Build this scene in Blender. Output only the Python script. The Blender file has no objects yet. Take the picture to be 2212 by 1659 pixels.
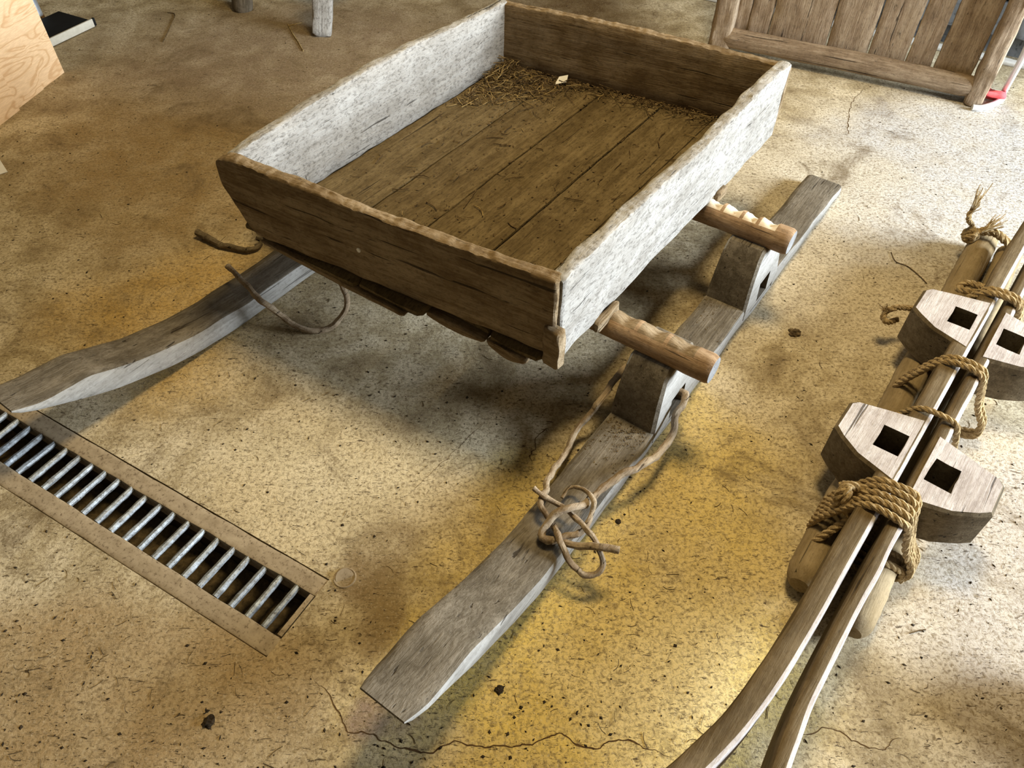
import bpy, bmesh, math, random
from mathutils import Vector, Matrix, noise
R = math.radians
random.seed(7)
scene = bpy.context.scene
C = scene.collection

# ------------------------------------------------------------------ camera, light, exposure
H_CAM, F_PX, PITCH, ROLL = 1.6, 1660.0, 0.8355, 0.0096
FW = Vector((0, math.cos(PITCH), -math.sin(PITCH)))
_r = Vector((1, 0, 0)); _u = _r.cross(FW)
RT = _r * math.cos(ROLL) + _u * math.sin(ROLL)
UP = _u * math.cos(ROLL) - _r * math.sin(ROLL)
cd = bpy.data.cameras.new('camera'); cam = bpy.data.objects.new('camera', cd); C.objects.link(cam)
cd.sensor_fit = 'HORIZONTAL'; cd.sensor_width = 36; cd.lens = F_PX * 36 / 2212
cd.clip_start = 0.02; cd.clip_end = 60
cam.matrix_world = Matrix(((RT.x, UP.x, -FW.x, 0), (RT.y, UP.y, -FW.y, 0), (RT.z, UP.z, -FW.z, H_CAM), (0, 0, 0, 1)))
scene.camera = cam

YAW = R(55)                                             # the sledge points this way across the floor
D = Vector((math.cos(YAW), math.sin(YAW), 0)); N = Vector((math.sin(YAW), -math.cos(YAW), 0))

w = bpy.data.worlds.new('barn_air'); scene.world = w; w.use_nodes = True
bg = w.node_tree.nodes['Background']; bg.inputs[0].default_value = (1.0, 0.80, 0.52, 1); bg.inputs[1].default_value = 0.10

def area(name, loc, aim, sx, sy, power, col):
    l = bpy.data.lights.new(name, 'AREA'); l.shape = 'RECTANGLE'; l.size = sx; l.size_y = sy; l.energy = power; l.color = col
    o = bpy.data.objects.new(name, l); C.objects.link(o); o.location = loc
    o.rotation_euler = (Vector(aim) - Vector(loc)).to_track_quat('-Z', 'Y').to_euler()
    return o
area('door_daylight', D * 3.7 + N * 4.1 + Vector((0, 0, 1.5)), D * 1.5 - N * 0.9 + Vector((0, 0, 0.2)), 2.6, 1.9, 1050, (0.86, 0.94, 1.0))
area('overhead_fill', (0.55, 2.0, 3.4), (0.0, 1.2, 0), 0.7, 0.7, 96, (1.0, 0.77, 0.40))  # unseen warm light added overhead to yellow the floor and shade under the tray

vs = scene.view_settings
vs.view_transform = 'Standard'; vs.look = 'None'; vs.gamma = 1.0; vs.use_curve_mapping = False; vs.exposure = 0.0

# ------------------------------------------------------------------ helpers
def tag(o, label=None, cat=None, group=None, kind=None):
    if label: o['label'] = label
    if cat: o['category'] = cat
    if group: o['group'] = group
    if kind: o['kind'] = kind
    return o
def ground(px, py, z=0.0):
    """point of the floor plan (at height z) that photo pixel px,py looks at"""
    d = FW + RT * ((px - 1106) / F_PX) - UP * ((py - 829.5) / F_PX)
    t = (z - H_CAM) / d.z
    return Vector((0, 0, H_CAM)) + d * t
def sn(s, n, z=0.0):
    return D * s + N * n + Vector((0, 0, z))
def obj(name, verts, faces, mat, parent=None, smooth=40, mats=None, fm=None):
    me = bpy.data.meshes.new(name); me.from_pydata([tuple(v) for v in verts], [], faces); me.validate()
    for m in (mats or [mat]): me.materials.append(m)
    if fm:
        for p in me.polygons:
            if p.index < len(fm): p.material_index = fm[p.index]
    if smooth:
        me.polygons.foreach_set('use_smooth', [True] * len(me.polygons))
        me.set_sharp_from_angle(angle=R(smooth))
    me.update()
    o = bpy.data.objects.new(name, me); C.objects.link(o)
    if parent is not None: o.parent = parent
    return o
def empty(name, loc, rz=0.0, label=None, cat=None, group=None):
    o = bpy.data.objects.new(name, None); C.objects.link(o); o.empty_display_size = 0.1
    o.location = loc; o.rotation_euler = (0, 0, rz)
    return tag(o, label, cat, group)
def copy_tree(o, parent=None):
    c = o.copy(); C.objects.link(c); c.parent = parent
    for ch in list(o.children): copy_tree(ch, c)
    return c
def nz(v, f, seed=0.0):
    return noise.noise(Vector((v[0] * f + seed * 7.31, v[1] * f - seed * 3.7, v[2] * f + seed * 1.9)))
def loft(rings, cap=True, closed=False):
    """rings: list of equal-length rings of points -> verts, faces"""
    k = len(rings[0]); vs_ = [p for r in rings for p in r]; fs = []
    m = len(rings)
    for i in range(m if closed else m - 1):
        a, b = i * k, ((i + 1) % m) * k
        for j in range(k):
            j2 = (j + 1) % k
            fs.append((a + j, a + j2, b + j2, b + j))
    if cap and not closed:
        fs.append(tuple(range(k))[::-1]); fs.append(tuple(range((m - 1) * k, m * k)))
    return vs_, fs
def merge(parts):
    V, F = [], []
    for v, f in parts:
        b = len(V); V += list(v); F += [tuple(i + b for i in q) for q in f]
    return V, F
def rrect(y0, y1, z0, z1, r, my=3, mz=5, k=2):
    """rounded rectangle ring in (y,z), counter-clockwise, extra points on the sides"""
    r = min(r, (y1 - y0) * .49, (z1 - z0) * .49); P = []
    cs = [(y1 - r, z0 + r, -90), (y1 - r, z1 - r, 0), (y0 + r, z1 - r, 90), (y0 + r, z0 + r, 180)]
    for q, (cy, cz, a) in enumerate(cs):
        for j in range(k + 1):
            t = R(a + 90 * j / k); P.append((cy + r * math.cos(t), cz + r * math.sin(t)))
        nx_ = cs[(q + 1) % 4]; m = mz if q % 2 == 0 else my
        t = R(a + 90); ay, az = cy + r * math.cos(t), cz + r * math.sin(t)
        by, bz = nx_[0] + r * math.cos(t), nx_[1] + r * math.sin(t)
        for j in range(1, m):
            P.append((ay + (by - ay) * j / m, az + (bz - az) * j / m))
    return P
def board_geo(L, T, top, bot=lambda x: 0.0, nx=70, r=.006, rough=.0022, edge=.003, seed=1.0, end=.004, bow=lambda x: 0.0):
    """plank lying along x, thickness T in y, from bot(x) to top(x) in z"""
    rings = []
    for i in range(nx + 1):
        x = L * i / nx
        e = 1 if 0 < i < nx else 0
        zt, zb = top(x), bot(x)
        zt += nz((x, 0, 3), 9, seed) * edge * .7 
        zb += nz((x, 9, 1), 16, seed) * edge * .8
        sh = 0 if e else end
        ring = []
        for (y, z) in rrect(-T / 2 + sh, T / 2 - sh, zb + sh, zt - sh, r):
            p = Vector((x, y, z))
            dn = nz(p, 14, seed) * rough + nz((p.x * .25, p.y, p.z), 70, seed + 2) * rough * .5
            up_ = max(0.0, 1 - (zt - z) / .02)
            rag = (nz(p, 48, seed + 5) * .9 + nz(p, 120, seed + 6) * .6 - .25) * edge * .55 * up_
            ring.append((x + (0 if e else nz(p, 30, seed) * rough * 1.5), y + bow(x) + (dn if y > 0 else -dn) + rag * .5 * (1 if y < 0 else -1), z + dn * .6 + rag))
        rings.append(ring)
    return loft(rings)
def tube_geo(pts, rad, k=10, cap=True, noise_amp=0.0, seed=0.0, closed=False, flat=None):
    """round tube through pts (Vectors); rad number or function of t"""
    m = len(pts); rings = []; up = None
    for i, p in enumerate(pts):
        a = pts[i - 1] if (i > 0 or closed) else p
        b = pts[(i + 1) % m] if (i < m - 1 or closed) else p
        t = (b - a).normalized()
        if up is None:
            up = t.orthogonal().normalized()
        up = (up - t * up.dot(t))
        up = up.normalized() if up.length > 1e-6 else t.orthogonal().normalized()
        s = t.cross(up)
        rr = rad(i / max(1, m - 1)) if callable(rad) else rad
        ring = []
        for j in range(k):
            an = 2 * math.pi * j / k
            q = up * math.cos(an) + s * math.sin(an)
            ra = rr * (1 + noise_amp * nz((p + q * rr), 1.2 / max(rr, .004) * .35, seed))
            ring.append(p + q * ra)
        rings.append(ring)
    return loft(rings, cap, closed)
def spline(P, per=8, closed=False):
    """Catmull-Rom through P"""
    out = []; m = len(P)
    rng = range(m if closed else m - 1)
    for i in rng:
        p0 = P[(i - 1) % m] if (closed or i > 0) else P[0]
        p1 = P[i]; p2 = P[(i + 1) % m]
        p3 = P[(i + 2) % m] if (closed or i < m - 2) else P[-1]
        for j in range(per):
            t = j / per
            out.append(0.5 * ((2 * p1) + (p2 - p0) * t + (2 * p0 - 5 * p1 + 4 * p2 - p3) * t * t + (3 * p1 - p0 - 3 * p2 + p3) * t ** 3))
    if not closed: out.append(P[-1].copy())
    return out
def resample(P, step):
    out = [P[0].copy()]; acc = 0.0
    for a, b in zip(P, P[1:]):
        l = (b - a).length
        if l < 1e-9: continue
        while acc + l >= step:
            t = (step - acc) / l; a = a.lerp(b, t); out.append(a.copy()); l = (b - a).length; acc = 0.0
        acc += l
    out.append(P[-1].copy())
    return out
def rope_geo(P, r=.0075, pitch=.05, strands=3, phase=0.0):
    """laid rope: three strands twisted along P"""
    P = resample(P, .006); m = len(P); up = None; fr = []
    for i, p in enumerate(P):
        t = (P[min(i + 1, m - 1)] - P[max(i - 1, 0)]).normalized()
        if up is None: up = t.orthogonal().normalized()
        up = (up - t * up.dot(t)).normalized(); fr.append((up.copy(), t.cross(up)))
    parts = []
    for q in range(strands):
        c = []
        for i, p in enumerate(P):
            a = phase + 2 * math.pi * (q / strands + i * .006 / pitch)
            c.append(p + (fr[i][0] * math.cos(a) + fr[i][1] * math.sin(a)) * r * .56)
        parts.append(tube_geo(c, r * .62, k=6))
    return parts
def fray(p, d, n=14, L=.05, spread=.5, r=.0009, seed=0):
    rnd = random.Random(seed); out = []
    for i in range(n):
        v = (d.normalized() + Vector((rnd.uniform(-1, 1), rnd.uniform(-1, 1), rnd.uniform(-.7, .9))) * spread).normalized()
        l = L * rnd.uniform(.5, 1.1); c = Vector((rnd.uniform(-1, 1), rnd.uniform(-1, 1), rnd.uniform(-1, 1))) * l * .3
        q = p + Vector((rnd.uniform(-1, 1), rnd.uniform(-1, 1), rnd.uniform(-1, 1))) * .004
        out.append(tube_geo([q, q + v * l * .4 + c * .3, q + v * l * .75 + c * .8, q + v * l + c], r, k=4))
    return out

# ------------------------------------------------------------------ materials
class NT:
    def __init__(s, name):
        s.m = bpy.data.materials.new(name); s.m.use_nodes = True
        s.t = s.m.node_tree; s.t.nodes.clear()
        s.out = s.n('ShaderNodeOutputMaterial'); s.b = s.n('ShaderNodeBsdfPrincipled')
        s.t.links.new(s.b.outputs[0], s.out.inputs[0])
    def n(s, typ, **kw):
        x = s.t.nodes.new(typ)
        for k, v in kw.items(): setattr(x, k, v)
        return x
    def l(s, a, b): s.t.links.new(a, b)
    def val(s, sock, v):
        if hasattr(v, 'links') or isinstance(v, bpy.types.NodeSocket): s.l(v, sock)
        else: sock.default_value = v
    def math(s, op, a, b=0.0, clamp=False):
        x = s.n('ShaderNodeMath', operation=op, use_clamp=clamp); s.val(x.inputs[0], a); s.val(x.inputs[1], b); return x.outputs[0]
    def noise(s, vec, scale, detail=4, rough=.55, dist=0.0):
        x = s.n('ShaderNodeTexNoise'); s.l(vec, x.inputs['Vector']); x.inputs['Scale'].default_value = scale
        x.inputs['Detail'].default_value = detail; x.inputs['Roughness'].default_value = rough; x.inputs['Distortion'].default_value = dist
        return x.outputs['Fac']
    def map(s, vec, scale=(1, 1, 1), rot=(0, 0, 0), loc=(0, 0, 0)):
        x = s.n('ShaderNodeMapping'); s.l(vec, x.inputs[0]); x.inputs['Scale'].default_value = scale
        x.inputs['Rotation'].default_value = rot; x.inputs['Location'].default_value = loc; return x.outputs[0]
    def ramp(s, fac, stops, interp='LINEAR'):
        x = s.n('ShaderNodeValToRGB'); s.l(fac, x.inputs[0]); cr = x.color_ramp; cr.interpolation = interp
        while len(cr.elements) > 1: cr.elements.remove(cr.elements[-1])
        for i, (p, c) in enumerate(stops):
            e = cr.elements[0] if i == 0 else cr.elements.new(p)
            e.position = p; e.color = (c if len(c) == 4 else (*c, 1)) if not isinstance(c, (int, float)) else (c, c, c, 1)
        return x.outputs[0]
    def mix(s, fac, a, b, blend='MIX'):
        x = s.n('ShaderNodeMix', data_type='RGBA', blend_type=blend); x.clamp_factor = True
        s.val(x.inputs[0], fac)
        for i, v in ((6, a), (7, b)):
            if isinstance(v, tuple): x.inputs[i].default_value = v if len(v) == 4 else (*v, 1)
            else: s.l(v, x.inputs[i])
        return x.outputs[2]
    def coord(s, offset=True):
        c = s.n('ShaderNodeTexCoord').outputs['Object']
        if not offset: return c
        oi = s.n('ShaderNodeObjectInfo').outputs['Random']
        x = s.n('ShaderNodeVectorMath', operation='ADD'); s.l(c, x.inputs[0])
        cb = s.n('ShaderNodeCombineXYZ')
        for i, k in enumerate((31.0, 17.0, 23.0)): s.l(s.math('MULTIPLY', oi, k), cb.inputs[i])
        s.l(cb.outputs[0], x.inputs[1]); return x.outputs[0]
    def bump(s, h, strength=.5, dist=.004):
        b = s.n('ShaderNodeBump'); b.inputs['Strength'].default_value = strength; b.inputs['Distance'].default_value = dist
        s.l(h, b.inputs['Height']); s.l(b.outputs[0], s.b.inputs['Normal'])
    def done(s, col, rough=.85, spec=.25, metal=0.0):
        s.val(s.b.inputs['Base Color'], col if not isinstance(col, tuple) else (*col, 1))
        s.val(s.b.inputs['Roughness'], rough); s.b.inputs['Specular IOR Level'].default_value = spec
        s.b.inputs['Metallic'].default_value = metal
        return s.m

def wood(name, dark, mid, light, fleck=.5, grain=1.0, dirt=(.05, .035, .02), bump=.6, rough=.88, spec=.2):
    """old timber, grain along the object's own x"""
    t = NT(name); c = t.coord()
    broad = t.noise(t.map(c, (1.2, 9, 9)), 3.0, 5, .6, .6)
    rings = t.noise(t.map(c, (2.2, 42, 42)), 2.2, 6, .65, 1.2)
    fibre = t.noise(t.map(c, (14, 260, 260)), 1.0, 4, .7)
    blot = t.noise(c, 11, 5, .65)
    g = t.math('ADD', t.math('MULTIPLY', broad, .45), t.math('ADD', t.math('MULTIPLY', rings, .38 * grain), t.math('MULTIPLY', fibre, .22 * grain)))
    g = t.math('ADD', g, t.math('MULTIPLY', blot, .35))
    s0 = .45 + .6 * grain * .5 + .17 - .3
    col = t.ramp(g, [(max(.02, s0 - .17), dark), (s0 + .02, mid), (s0 + .2, light)])
    mott = t.noise(t.map(c, (60, 110, 110)), 1.0, 6, .75, .5)
    col = t.mix(t.math('MULTIPLY', t.ramp(mott, [(.40, 1), (.50, 0)]), .55 * fleck), col, dirt)
    fl = t.ramp(t.noise(t.map(c, (26, 95, 95)), 1.0, 7, .8, 1.0), [(.33, 1), (.39, 0)])
    col = t.mix(t.math('MULTIPLY', fl, fleck), col, tuple(x * .35 for x in dirt))
    ck = t.ramp(t.noise(t.map(c, (1.5, 60, 60)), 1.3, 3, .5, .4), [(.30, 1), (.335, 0)])
    col = t.mix(t.math('MULTIPLY', ck, .8), col, tuple(x * .4 for x in dirt))
    h = t.math('ADD', t.math('MULTIPLY', rings, .7), t.math('MULTIPLY', fibre, .5))
    h = t.math('SUBTRACT', h, t.math('MULTIPLY', t.math('ADD', fl, ck), .8))
    h = t.math('ADD', h, t.math('MULTIPLY', mott, .6))
    t.bump(h, bump, .004)
    return t.done(col, rough, spec)

M = {}
M['grey'] = wood('weathered_grey_timber', (.042, .033, .022), (.112, .093, .067), (.22, .19, .148), .65)
M['tray'] = wood('worn_brown_tray_timber', (.07, .042, .018), (.175, .12, .062), (.33, .255, .165), .6, 1.0, (.04, .024, .010))
M['sidelit'] = wood('sidelit_timber', (.14, .126, .105), (.28, .262, .235), (.41, .395, .37), .95, .5, (.05, .04, .03))  # paler copy of the tray timber, daylight put into its colour
M['cheek'] = wood('sidelit_runner_cheek', (.13, .12, .105), (.26, .25, .23), (.38, .37, .35), .5, .8, (.08, .065, .05), .35)  # side light put into the colour of runner and block sides
M['trayfloor'] = wood('dirty_tray_floor_timber', (.045, .03, .012), (.105, .074, .033), (.20, .15, .078), .8, .7, (.028, .017, .007))
M['pale'] = wood('sawn_lit_timber', (.24, .20, .18), (.42, .37, .345), (.58, .54, .52), .4, 1.1, (.10, .075, .055), .35)
M['cut'] = wood('fresh_axe_cut_timber', (.38, .29, .19), (.58, .48, .35), (.74, .66, .54), .15, 1.0, (.2, .14, .08), .3)
M['brown'] = wood('brown_pole_timber', (.12, .068, .034), (.27, .17, .09), (.42, .30, .19), .5, 1.0, (.05, .03, .015), .5, .75, .3)
M['endgrain'] = wood('grey_end_grain', (.10, .095, .09), (.19, .19, .19), (.30, .30, .305), .6, .3, (.1, .09, .08), .5)
M['gate'] = wood('coarse_gate_timber', (.10, .065, .04), (.25, .18, .118), (.42, .33, .235), .5, 1.2, (.045, .028, .016), 1.0)
M['bark'] = wood('bare_branch_bark', (.10, .068, .042), (.24, .175, .11), (.42, .34, .24), .5, .8, (.07, .045, .025), .7)
M['oldpole'] = wood('ochre_pole_timber', (.12, .084, .04), (.225, .165, .085), (.33, .255, .15), .35, .7, (.06, .04, .02), .5)

M['blockdark'] = wood('dark_block_timber', (.045, .032, .016), (.10, .075, .042), (.19, .15, .095), .5, .9, (.025, .016, .008), .4)
M['plank'] = wood('brown_runner_timber', (.048, .03, .012), (.105, .072, .033), (.185, .136, .075), .4, .9, (.04, .025, .012), .4)

def floor_mat():
    t = NT('stained_concrete'); c = t.coord(False)
    wob = t.n('ShaderNodeTexNoise'); t.l(c, wob.inputs['Vector']); wob.inputs['Scale'].default_value = 2.2; wob.inputs['Detail'].default_value = 6
    wv = t.n('ShaderNodeVectorMath', operation='MULTIPLY_ADD'); t.l(wob.outputs['Color'], wv.inputs[0])
    wv.inputs[1].default_value = (.7, .7, 0); wv.inputs[2].default_value = (-.35, -.35, 0)
    ad = t.n('ShaderNodeVectorMath', operation='ADD'); t.l(c, ad.inputs[0]); t.l(wv.outputs[0], ad.inputs[1]); cw = ad.outputs[0]
    n1 = t.noise(c, 5.5, 8, .68, .4)
    col = t.ramp(n1, [(.32, (.22, .165, .09)), (.46, (.44, .36, .22)), (.60, (.66, .57, .40))])
    # ochre stains, brown dirt, pale areas and painted shade on the slab: centre, radii, colour, strength
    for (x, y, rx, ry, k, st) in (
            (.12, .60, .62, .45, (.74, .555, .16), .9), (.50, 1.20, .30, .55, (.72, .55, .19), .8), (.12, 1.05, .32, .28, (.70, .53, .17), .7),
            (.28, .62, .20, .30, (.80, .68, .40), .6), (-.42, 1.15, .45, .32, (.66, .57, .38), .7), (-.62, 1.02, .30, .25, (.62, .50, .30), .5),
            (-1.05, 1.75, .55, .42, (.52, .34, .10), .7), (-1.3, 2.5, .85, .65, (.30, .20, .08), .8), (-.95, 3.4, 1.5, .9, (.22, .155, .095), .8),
            (-.9, .5, .75, .38, (.40, .28, .14), .7), (.15, 3.9, .75, .55, (.10, .06, .022), .9), (1.15, 1.95, .6, .5, (.62, .54, .40), .6),  # the near-black brown one: shade at the far end put into the colour
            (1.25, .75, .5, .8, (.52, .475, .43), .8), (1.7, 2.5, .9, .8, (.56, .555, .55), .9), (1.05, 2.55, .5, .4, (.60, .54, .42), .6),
            (-.34, .78, .10, .2, (.22, .15, .07), .75), (-.26, .50, .09, .10, (.25, .18, .16), .8), (.0, .28, .5, .12, (.45, .31, .12), .6)):  # the purplish one: shadow painted under the right runner's tip
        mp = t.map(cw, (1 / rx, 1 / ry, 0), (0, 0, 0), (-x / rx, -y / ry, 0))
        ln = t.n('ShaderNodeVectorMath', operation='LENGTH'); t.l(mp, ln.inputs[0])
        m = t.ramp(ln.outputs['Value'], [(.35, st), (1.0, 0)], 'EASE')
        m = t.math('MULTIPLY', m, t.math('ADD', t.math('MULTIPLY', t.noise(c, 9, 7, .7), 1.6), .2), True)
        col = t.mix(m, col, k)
    # gritty mottling
    g1 = t.noise(c, 105, 6, .75, .6); col = t.mix(t.ramp(g1, [(.36, .85), (.54, 0)]), col, (.17, .12, .055))
    g3 = t.noise(c, 150, 5, .7); col = t.mix(t.ramp(g3, [(.55, 0), (.70, .5)]), col, (.66, .58, .44))
    d1 = t.noise(c, 3.2, 9, .75, 1.0); col = t.mix(t.ramp(d1, [(.32, .75), (.45, 0)]), col, (.13, .088, .04))
    # scratches and chaff trodden in: short dark strokes in three directions
    for a, sc, lo in ((20, 1, .35), (80, 1.3, .345), (140, .9, .35)):
        st = t.noise(t.map(c, (38 * sc, 170 * sc, 1), (0, 0, R(a))), 1.0, 4, .75, .8)
        col = t.mix(t.ramp(st, [(lo, .9), (lo + .035, 0)]), col, (.06, .038, .018))
    sp = t.noise(c, 120, 3, .6); col = t.mix(t.ramp(sp, [(.25, .9), (.29, 0)]), col, (.035, .025, .015))
    h = t.math('ADD', t.math('MULTIPLY', g1, .8), t.math('MULTIPLY', g3, .5))
    h = t.math('ADD', h, t.math('MULTIPLY', n1, 1.2)); t.bump(h, .55, .004)
    return t.done(col, .8, .3)
M['floor'] = floor_mat()

def plain(name, a, b, scale=20, rough=.7, spec=.3, metal=0.0, bump=.2, fleck=None):
    t = NT(name); c = t.coord(); f = t.noise(c, scale, 6, .65)
    col = t.ramp(f, [(.35, a), (.65, b)])
    if fleck: col = t.mix(t.ramp(t.noise(c, scale * 4, 5, .7), [(.35, .9), (.45, 0)]), col, fleck)
    t.bump(f, bump, .003)
    return t.done(col, rough, spec, metal)
M['concrete'] = plain('smooth_drain_concrete', (.27, .21, .135), (.38, .305, .205), 30, .85, .2, 0, .3, (.14, .10, .06))
M['steel'] = plain('dusty_galvanised_steel', (.16, .17, .18), (.36, .40, .44), 60, .55, .5, .35, .4, (.07, .06, .05))
M['pit'] = plain('dark_drain_pit', (.035, .025, .015), (.07, .05, .03), 25, .95, .1)
M['silt'] = plain('wet_silt', (.035, .025, .012), (.11, .08, .04), 60, .9, .2, 0, .9)
M['rope'] = plain('hemp_rope', (.22, .15, .07), (.50, .38, .21), 90, .95, .1, 0, .6, (.10, .065, .03))
M['straw'] = plain('dry_straw', (.16, .105, .04), (.42, .31, .14), 40, .9, .15)
M['chaff'] = plain('dark_chaff', (.05, .032, .016), (.16, .11, .055), 60, .95, .1)
M['crumb'] = plain('black_crumbs', (.012, .009, .006), (.05, .035, .02), 60, .9, .2)
M['paper'] = plain('white_paper', (.74, .73, .70), (.82, .81, .78), 30, .8, .2)
M['black'] = plain('matt_black_board', (.004, .004, .004), (.007, .007, .007), 30, .7, .2)
M['rim'] = plain('pale_board_edge', (.42, .40, .34), (.50, .48, .42), 40, .7, .3)
M['chrome'] = plain('polished_tube', (.62, .63, .64), (.72, .73, .74), 8, .35, .6, .3, 0)
M['zinc'] = plain('zinc_tube', (.40, .46, .54), (.55, .60, .66), 18, .35, .5, .7, .1)
M['red'] = plain('red_cloth', (.62, .07, .08), (.78, .14, .15), 30, .85, .2)
M['stone'] = plain('grey_wall_stone', (.09, .095, .10), (.22, .225, .23), 9, .9, .2, 0, .8, (.04, .04, .04))
M['kerb'] = plain('pale_sill', (.55, .52, .47), (.68, .66, .60), 16, .9, .2)
M['crack'] = plain('crack_dirt', (.055, .03, .014), (.12, .07, .03), 80, .95, .1)
M['dirt'] = plain('dirt_clod', (.06, .04, .02), (.17, .12, .06), 50, .95, .1, 0, .8)

def plywood():
    t = NT('plywood_face'); c = t.coord(False)
    f = t.noise(t.map(c, (1.6, 1, 5.5)), 1.6, 2, .45, 1.2)
    wv = t.n('ShaderNodeMath', operation='SINE'); t.l(t.math('MULTIPLY', f, 60), wv.inputs[0])
    col = t.ramp(t.math('MULTIPLY_ADD', wv.outputs[0], .5), [(0, (.74, .48, .27)), (.15, (.86, .62, .38)), (.5, (.92, .68, .44))])
    fine = t.noise(t.map(c, (30, 30, 240)), 1, 3, .6); col = t.mix(t.ramp(fine, [(.45, .25), (.6, 0)]), col, (.55, .35, .18))
    return t.done(col, .6, .3)
M['ply'] = plywood()

# ------------------------------------------------------------------ floor with the drain slot
DU = Vector((.8704, -.4924, 0)); DV = Vector((.4924, .8704, 0)); DROT = math.atan2(DU.y, DU.x)
def dr(u, v, z=0.0): return DU * u + DV * v + Vector((0, 0, z))
U0, U1, V0, V1 = -2.55, -.773, .3205, .5295          # hole in the slab (slot plus frame)
S0, S1, SU = .371, .481, -.789                     # the open slot
big = 9.0
vsF = [dr(-big, -big), dr(big, -big), dr(big, big), dr(-big, big), dr(U0, V0), dr(U1, V0), dr(U1, V1), dr(U0, V1),
       dr(U0, V0, -.06), dr(U1, V0, -.06), dr(U1, V1, -.06), dr(U0, V1, -.06)]
floor = tag(obj('floor', vsF, [(0, 1, 5, 4), (1, 2, 6, 5), (2, 3, 7, 6), (3, 0, 4, 7), (4, 5, 9, 8), (5, 6, 10, 9), (6, 7, 11, 10), (7, 4, 8, 11)], M['floor'], smooth=0), kind='structure')
def box_geo(x0, x1, y0, y1, z0, z1):
    v = [(x0, y0, z0), (x1, y0, z0), (x1, y1, z0), (x0, y1, z0), (x0, y0, z1), (x1, y0, z1), (x1, y1, z1), (x0, y1, z1)]
    return v, [(0, 3, 2, 1), (4, 5, 6, 7), (0, 1, 5, 4), (1, 2, 6, 5), (2, 3, 7, 6), (3, 0, 4, 7)]
# channel below: walls and floor, open at the top
pit = []
pit.append(box_geo(U0, U1, V0 - .02, S0 - .002, -.16, -.055)); pit.append(box_geo(U0, U1, S1 + .002, V1 + .02, -.16, -.055))
pit.append(box_geo(SU + .002, U1 + .02, S0 - .01, S1 + .01, -.16, -.055)); pit.append(box_geo(U0 - .02, U0, S0 - .05, S1 + .05, -.16, -.0))
pit.append(box_geo(U0, U1, S0 - .01, S1 + .01, -.18, -.155))
ch = obj('drain_channel', *merge(pit), M['pit'], smooth=0); ch.rotation_euler = (0, 0, DROT); tag(ch, kind='structure')
# silt in the channel
gv, gf = [], []; nu, nv = 120, 8
for i in range(nu + 1):
    for j in range(nv + 1):
        u = U0 + (SU - U0) * i / nu; v = S0 + (S1 - S0) * j / nv
        gv.append((u, v, -.115 + .035 * (i / nu) ** 3 + nz((u, v, 0), 25) * .014 + nz((u, v, 0), 90) * .007))
for i in range(nu):
    for j in range(nv):
        a = i * (nv + 1) + j; gf.append((a, a + nv + 1, a + nv + 2, a + 1))
silt = tag(obj('drain_silt', gv, gf, M['silt']), 'dark wet silt at the bottom of the floor drain', 'silt', kind='stuff'); silt.rotation_euler = (0, 0, DROT)

def rough_box(L, W, Z, r, seed, nx=60, rough=.0015):
    rings = []
    for i in range(nx + 1):
        x = L * i / nx; ring = []
        for (y, z) in rrect(0, W, -Z, 0, r, 4, 2):
            ring.append((x, y + nz((x, y, z), 18, seed) * rough * 1.4, z + nz((x, y, z), 14, seed) * rough))
        rings.append(ring)
    return loft(rings)
gr = empty('drain_grate', dr(-1.5, (S0 + S1) / 2, 0), DROT, 'long floor drain with a concrete rim and round steel bars', 'drain grate')
def dpart(name, geo, mat, u, v, z=0.0):
    o = obj(name, *geo, mat, gr); o.location = (u + 1.5, v - (S0 + S1) / 2, z); return o
dpart('rim_strip', rough_box(SU - U0 + .016, .047, .05, .004, 3), M['concrete'], U0, S1, -.0005)
dpart('rim_strip', rough_box(SU - U0 + .016, .047, .05, .004, 5), M['concrete'], U0, S0 - .049, -.0005)
dpart('end_strip', rough_box(.012, S1 - S0, .05, .002, 8, 6, .0005), M['concrete'], SU + .001, S0, -.0005)
bar_me = None
for i in range(-16, 20):
    u = -1.748 + .0484 * i
    if bar_me is None:
        pts = [Vector((0, -.0565 + .113 * k / 14, 0)) for k in range(15)]
        b = obj('bar', *tube_geo(pts, .0082, 8, True, .16, 2.0), M['steel'], gr); bar_me = b.data
    else:
        b = bpy.data.objects.new('bar', bar_me); C.objects.link(b); b.parent = gr
    b.location = (u + 1.5, 0, -.0095 + random.uniform(-.001, .001)); b.rotation_euler = (0, random.uniform(0, 6.28), random.uniform(-.03, .03))

# cracks in the slab
def strip(name, px, w, seed):
    P = resample(spline([ground(*p) for p in px], 5), .006); V, F = [], []
    for i, p in enumerate(P):
        t = (P[min(i + 1, len(P) - 1)] - P[max(i - 1, 0)]).normalized(); s = Vector((-t.y, t.x, 0))
        j = Vector((nz(p, 45, seed), nz(p, 45, seed + 4), 0)) * .006 + Vector((nz(p, 140, seed), nz(p, 140, seed + 4), 0)) * .003
        ww = w * (.35 + .9 * abs(nz(p, 30, seed + 9))) * min(1, 8 * i / len(P), 8 * (len(P) - 1 - i) / len(P) + .05)
        V += [p + j + s * ww + Vector((0, 0, .0006)), p + j - s * ww + Vector((0, 0, .0006)), p + j + Vector((0, 0, -.004))]
        if i: a = 3 * i; F += [(a - 3, a - 2, a + 1, a)]
    return obj(name, V, F, M['crack'], floor, smooth=0)
z6 = lambda L: [(600 + x / 2.212, 1100 + y / 2.212) for x, y in L]
z7 = lambda L: [(1400 + x / 2.724, 1200 + y / 2.724) for x, y in L]
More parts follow.
